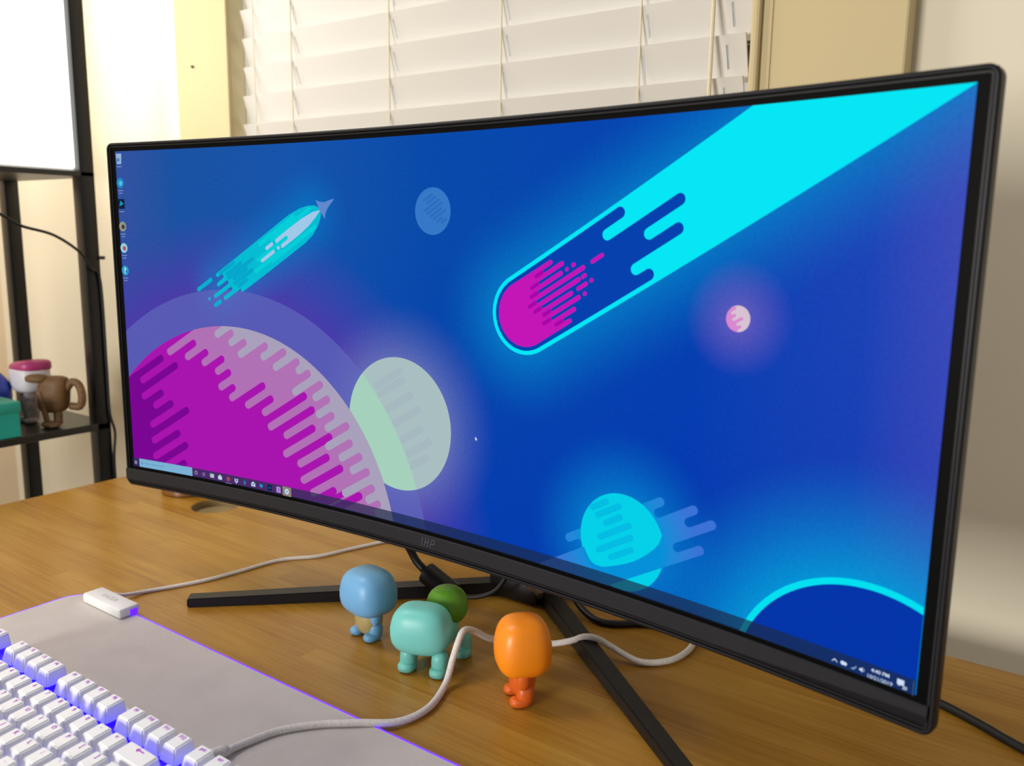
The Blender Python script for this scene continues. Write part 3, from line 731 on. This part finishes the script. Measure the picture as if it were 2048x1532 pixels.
# ------------------------------------------------------------------ keyboard: every key its own part
U1 = 19.05; KX, KY = -304.2, -224.4; KZ = -269.5
kb = thing('keyboard', (-130, -290, -286.6), 'white mechanical keyboard with blue backlight at the lower left', 'keyboard')
put('case', join(box(KX-6, KX+18.25*U1+6, KY-6.6*U1-8, KY+7, -286.4, -274.5, 2.5), box(KX-6, KX+18.25*U1+6, KY+1, KY+7, -286.4, -272, 1.5)), 'kcase', kb, smooth=.5)
put('backlight_plate', box(KX-1, KX+18.25*U1+1, KY-6.6*U1-1, KY+1, -275, -273.2), 'led', kb)
keyme = {}
def key_mesh(w, rowh):
    k = (w, rowh)
    if k not in keyme:
        a = w*U1/2-.55; b = U1/2-.55; h = rowh
        bm = bmesh.new()
        lo = [bm.verts.new(p) for p in ((-a,-b,0),(a,-b,0),(a,b,0),(-a,b,0))]
        hi = [bm.verts.new(p) for p in ((-a+2.5,-b+2.9,h-.9),(a-2.5,-b+2.9,h-.9),(a-2.5,b-.8,h+.5),(-a+2.5,b-.8,h+.5))]
        bm.faces.new(lo[::-1]); bm.faces.new(hi)
        for i in range(4): bm.faces.new((lo[i], lo[(i+1)%4], hi[(i+1)%4], hi[i]))
        bmesh.ops.bevel(bm, geom=[e for e in bm.edges if any(v in hi for v in e.verts)], offset=1.1, segments=2, affect='EDGES')
        for v in bm.verts:
            if v.co.z > h-1.2: v.co.z -= .5*max(0, 1-(v.co.x/(a-2))**2)*(1 if w < 2 else .4)
        g = from_bm(bm); me = bpy.data.meshes.new('keycap')
        me.from_pydata([(x/1000, y/1000, z/1000) for x, y, z in g[0]], [], g[1]); me.materials.append(MT['key'])
        me.polygons.foreach_set('use_smooth', [True]*len(me.polygons)); me.set_sharp_from_angle(angle=.6); me.update(); keyme[k] = me
    return keyme[k]
legme = {}
def key(x, row, w, txt, size=3.0, h=8.6):
    y = KY-{0:.5,1:1.86,2:2.86,3:3.86,4:4.86,5:5.86}[row]*U1
    o = bpy.data.objects.new('keycap', key_mesh(w, h)); C.objects.link(o); o.parent = kb
    o.location = ((KX+(x+w/2)*U1+130)/1000, (y+290)/1000, (KZ+286.6)/1000)
    if not txt: return
    kk = (txt, w, h)
    if kk not in legme:
        P, F = (np.array([(-1.6,0),(-.5,.75),(-.5,.16),(1.6,.16),(1.6,-.16),(-.5,-.16),(-.5,-.75)]), [[0,6,1],[2,5,4,3]]) if txt == '<-' else text2d(txt); wd = np.ptp(P[:,0])*size; f = min(1, 10.5/wd) if wd else 1
        me = bpy.data.meshes.new('legend')
        oy = U1/2-.55-.8-2.4
        me.from_pydata([(px*size*f/1000, (oy-1.2+py*size*f**.5)/1000, (h+.5-(U1/2-1.35-(oy-1.2+py*size*f**.5))*1.4/14.4+.12)/1000) for px, py in P], [], F); me.materials.append(MT['legend']); legme[kk] = me
    l = bpy.data.objects.new('legend', legme[kk]); C.objects.link(l); l.parent = o
rows = [(0, [(0,1,'esc')]+[(2+i,1,'F%d' % (i+1)) for i in range(4)]+[(6.5+i,1,'F%d' % (i+5)) for i in range(4)]+[(11+i,1,'F%d' % (i+9)) for i in range(4)]+[(15.25,1,'prt'),(16.25,1,'scr'),(17.25,1,'pause')]),
    (1, [(i,1,c) for i, c in enumerate("`1234567890-=")]+[(13,2,'<-'),(15.25,1,'ins'),(16.25,1,'home'),(17.25,1,'pg up')]),
    (2, [(0,1.5,'tab')]+[(1.5+i,1,c) for i, c in enumerate("QWERTYUIOP[]")]+[(13.5,1.5,'\\'),(15.25,1,'del'),(16.25,1,'end'),(17.25,1,'pg dn')]),
    (3, [(0,1.75,'caps')]+[(1.75+i,1,c) for i, c in enumerate("ASDFGHJKL;'")]+[(12.75,2.25,'enter')]),
    (4, [(0,2.25,'shift')]+[(2.25+i,1,c) for i, c in enumerate("ZXCVBNM,./")]+[(12.25,2.75,'shift'),(16.25,1,'^')]),
    (5, [(0,1.25,'ctrl'),(1.25,1.25,''),(2.5,1.25,'alt'),(3.75,6.25,''),(10,1.25,'alt'),(11.25,1.25,'fn'),(12.5,1.25,'menu'),(13.75,1.25,'ctrl'),(15.25,1,'<'),(16.25,1,'v'),(17.25,1,'>')])]
for r, ks in rows:
    for x, w, t in ks: key(x, r, w, t, 2.8 if len(t) > 1 else 3.3, 12.0 if r == 0 else 11.2 if r == 1 else 10.2)
put('cable_boot', tube([(-25,-219,-279),(-25,-210,-280),(-24,-198,-282)], 4.4, 12), 'braid', kb, smooth=True)
kc = [(-24, -200, -282), (-23, -180, -284), (-16, -156, -284), (2, -132, -284), (24, -113, -284), (45, -91, -286), (50, -62, -286.2), (38.8, -28.0, -285.3), (35.3, -14.0, -269.7), (34.2, -6.0, -258.6), (32.2, 4.0, -251.6), (28.5, 22.0, -258.3), (33.6, 45.0, -274.3), (44, 70, -276), (66, 83, -284), (86, 94, -280), (98, 99, -274), (110, 103, -274), (122, 106, -279), (150, 109, -286.2), (170, 126, -286.2), (176, 151, -286.2), (173, 176, -286.2), (165, 215, -286.2), (160, 280, -286.2)]
put('cable', tube(kc, 2.9, 12), 'braid', kb, smooth=True)

# ------------------------------------------------------------------ black power cord of the monitor
pw = thing('power_cord', (60, 170, -290), 'thick black cord lying on the desk behind the monitor', 'cord')
put('cord', tube([(-14,236,-262),(6,224,-268),(26,192,-277),(50,171,-283),(76,158,-286),(96,163,-286.4),(119,181,-286.4),(180,214,-286.4),(260,226,-286.4),(330,214,-286.4),(380,196,-286.4),(411,181,-286.4),(443,163,-286.4),(500,140,-286.4),(580,130,-286.4)], 3.5, 12), 'rubber', pw, smooth=True)
vc = thing('video_cable', (-80, 140, -290), 'black video cable with a fat ferrite bead hanging under the monitor', 'cable')
put('upper_cable', tube([(-130,40,-110),(-126,58,-165),(-120,84,-215),(-116,98,-238),(-110,102,-252),(-99,104,-261)], 4.2, 12), 'rubber', vc, smooth=True)
fp = smooth_path([(-98,104,-262),(-60,104,-277)], 1.2); n = len(fp)
put('ferrite_bead', tube(fp, [11.5*min(1, (1-abs(2*i/(n-1)-1)**6)**.5+.55) for i in range(n)], 20, raw=True), 'rubber', vc, smooth=.8)
put('lower_cable', tube([(-62,104,-276),(-50,106,-277),(-34,112,-275),(-20,120,-268),(-13,128,-255),(-14,134,-240),(-16,140,-215)], 2.2, 10), 'rubber', vc, smooth=True)

# ------------------------------------------------------------------ plain toy figures in front of the stand
def skew(dy): return lambda p: (p[0]*(1-.12*p[2]*(1 if p[2] > 0 else 0)), p[1]*(1-.12*p[2]*(1 if p[2] > 0 else 0))+dy*p[2], p[2])
def biped(loc, yaw, head_r, head_z, head_mat, body_mat, limb_mat, label, body_r=(13,12,16), tall=.4):
    t = thing('toy_figure', loc, label, 'toy', 'plain toy figures on the desk')
    x, y, z = loc; R = lambda g: rotz(g, yaw, loc)
    put('head', R(sell((x, y, z+head_z), head_r, .62, .7, fn=skew(0))), head_mat, t, smooth=True)
    put('body', R(sell((x, y, z+19), body_r, .9, .9)), body_mat, t, smooth=True)
    for s in (-1, 1):
        put('leg', R(join(sell((x+s*10, y, z+9), (6.5,7,9), .8, .9, 18, 12), sell((x+s*10.5, y-4, z+4), (6.5,9,4), .7, .8, 18, 12))), limb_mat, t, smooth=True)
        put('arm', R(sell((x+s*15, y-3, z+25), (4.4,5.5,9), .9, .9, 18, 12)), limb_mat, t, smooth=True)
    return t
biped((-83, 5, -290), -.15, (27,23,21.5), 45.5, 'blue', 'tan', 'blue', 'light blue toy figure with big rounded head nearest the left foot', (14,12,17))
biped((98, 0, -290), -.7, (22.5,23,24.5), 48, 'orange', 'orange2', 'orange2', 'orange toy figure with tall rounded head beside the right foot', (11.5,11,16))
g = thing('toy_figure', (0, -2, -290), 'turquoise four-legged toy with green back between two other toys', 'toy', 'plain toy figures on the desk')
G = lambda q: xf(rotz(q, .35, (5, -4, -290)), lambda p: (p[0]-7, p[1]+3, p[2]))
put('head', G(sell((1, -12, -253), (27.5,20,21.5), .62, .72, fn=skew(0))), 'aqua', g, smooth=True)
put('body', G(sell((7, 12, -264), (18,22,15), .85, .85)), 'aqua', g, smooth=True)
put('back', G(sell((12, 23, -245), (19,18,18), .9, .95)), 'green', g, smooth=True)
for dx, dy in ((-14,-14), (16,-16), (-11,26), (24,24)):
    put('leg', G(join(sell((5+dx, -4+dy, -279), (7.5,8,11), .75, .9, 18, 12), sell((5+dx, -7+dy, -285.5), (8,9.5,4.5), .7, .8, 18, 12))), 'aqua', g, smooth=True)

# ------------------------------------------------------------------ round puck behind the monitor's left end
pk = thing('round_puck', (-626, 178, -290), 'low dark round puck on the desk behind the left end of the monitor', 'puck')
put('side', lathe([(36,-290),(38,-288),(38,-272),(37,-270)], -626, 178, 40), 'amber', pk, smooth=.6)
put('top', lathe([(39,-270),(40,-268),(40,-262),(38,-260)], -626, 178, 40), 'puck', pk, smooth=.6)

# ------------------------------------------------------------------ black shelf unit with things on it
sh = thing('shelf_unit', (-1063, -140, -1030), 'black metal shelf unit standing left of the desk', 'shelf')
for x in (-977, -1240):
    for y in (221, -545): put('post', box(x, x+26, y, y+25, -1030, 900, 2), 'shelf', sh, smooth=.5)
for z in (-780, -242.7, 181): put('board', box(-1240, -951, -545, 246, z-12.5 if z < 0 else z-9, z, 1.5), 'board', sh)
put('screw', tube([(-951, 244, 40), (-944, 250, 40)], 3, 8, raw=True), 'screw', sh)
lb = thing('light_box', (-1060, 40, 181), 'glowing white box standing on the upper board of the black shelf', 'lamp')
put('glowing_body', box(-1215, -956, -180, 218, 184, 640, 5, 3), 'lightbox', lb, smooth=.5)
put('base_rim', box(-1212, -959, -176, 215, 181, 184.5), 'white', lb)
tag(put('hanging_wire', tube([(-946,20,140),(-946,92,107),(-946,120,91),(-946,169,77),(-946,210,49),(-946,226,22),(-948,242,0),(-948,243,-150),(-948,243,-225),(-946,249,-262),(-947,245,-310),(-948,246,-400)], 2.3, 8), 'rubber', loc=(-946, 92, 107), smooth=True), 'thin black wire drooping across the shelf and down its post', 'wire')
Z = -242.7
tb = thing('gift_box', (-985, 40, Z), 'teal box on the shelf at the left edge of the picture', 'box')
put('box_body', box(-1060, -952, -14, 97, Z, Z+44, 2), 'teal', tb); put('lid', box(-1062, -950, -16, 99, Z+40, Z+58, 2.5), 'teal', tb, smooth=.5)
bb = thing('ornament', (-1090, 60, Z), 'round royal blue ornament behind the teal box', 'ornament')
put('dome', sell((-1100, 106, Z+47), (44,44,47), .9, 1), 'royal', bb, smooth=True)
put('stud', sell((-1064, 88, Z+78), (5,5,5), 1, 1, 14, 10), 'screw', bb, smooth=True)
wf = thing('figurine', (-1062, 168, Z), 'pale figurine with a big white head and rose top on the shelf', 'figurine')
hd = put('head', sell((-1058, 166, Z+77), (32,28,27), .6, .65), 'palevinyl', wf, smooth=True)
cp = put('rose_top', rotz(xf(sell((-1058, 168, Z+95), (33,28.5,12), .6, .65), lambda p: (p[0], p[1], p[2]-.12*(p[0]+1058)*-1)), 0), 'pink', wf, smooth=True)
put('body', sell((-1050, 160, Z+27), (15,13,28), .8, .9), 'blotch', wf, smooth=True)
for q in (-11, 11): put('foot', sell((-1050+q, 152, Z+5), (8,11,5), .8, .9, 16, 10), 'blotch', wf, smooth=True)
br = thing('figurine', (-985, 180, Z), 'brown carved figurine with a looped tail on a single foot', 'figurine')
put('body', rotz(xf(sell((-992, 172, Z+54), (25,20,31), .5, .75), lambda p: (p[0]+.1*(p[2]-Z-54), p[1], p[2])), .5, (-992,172,0)), 'brown', br, smooth=True)
put('head', rotz(sell((-1013, 160, Z+82), (18,13,7), .7, .8), .5, (-992,172,0)), 'brown', br, smooth=True)
put('tail_loop', tube([(-972,184,Z+64),(-964,190,Z+76),(-954,196,Z+70),(-950,198,Z+50),(-956,196,Z+34),(-970,188,Z+34)], 6.5, 12), 'brown', br, smooth=True)
put('leg', tube([(-994,150,Z+62),(-990,152,Z+34),(-986,156,Z+5)], 4.6, 12), 'brown', br, smooth=True)
put('rear_leg', tube([(-982,172,Z+34),(-980,170,Z+5)], 7, 12), 'brown', br, smooth=True)
put('foot', sell((-984, 160, Z+5), (18,14,5), .8, .9), 'brown', br, smooth=True)
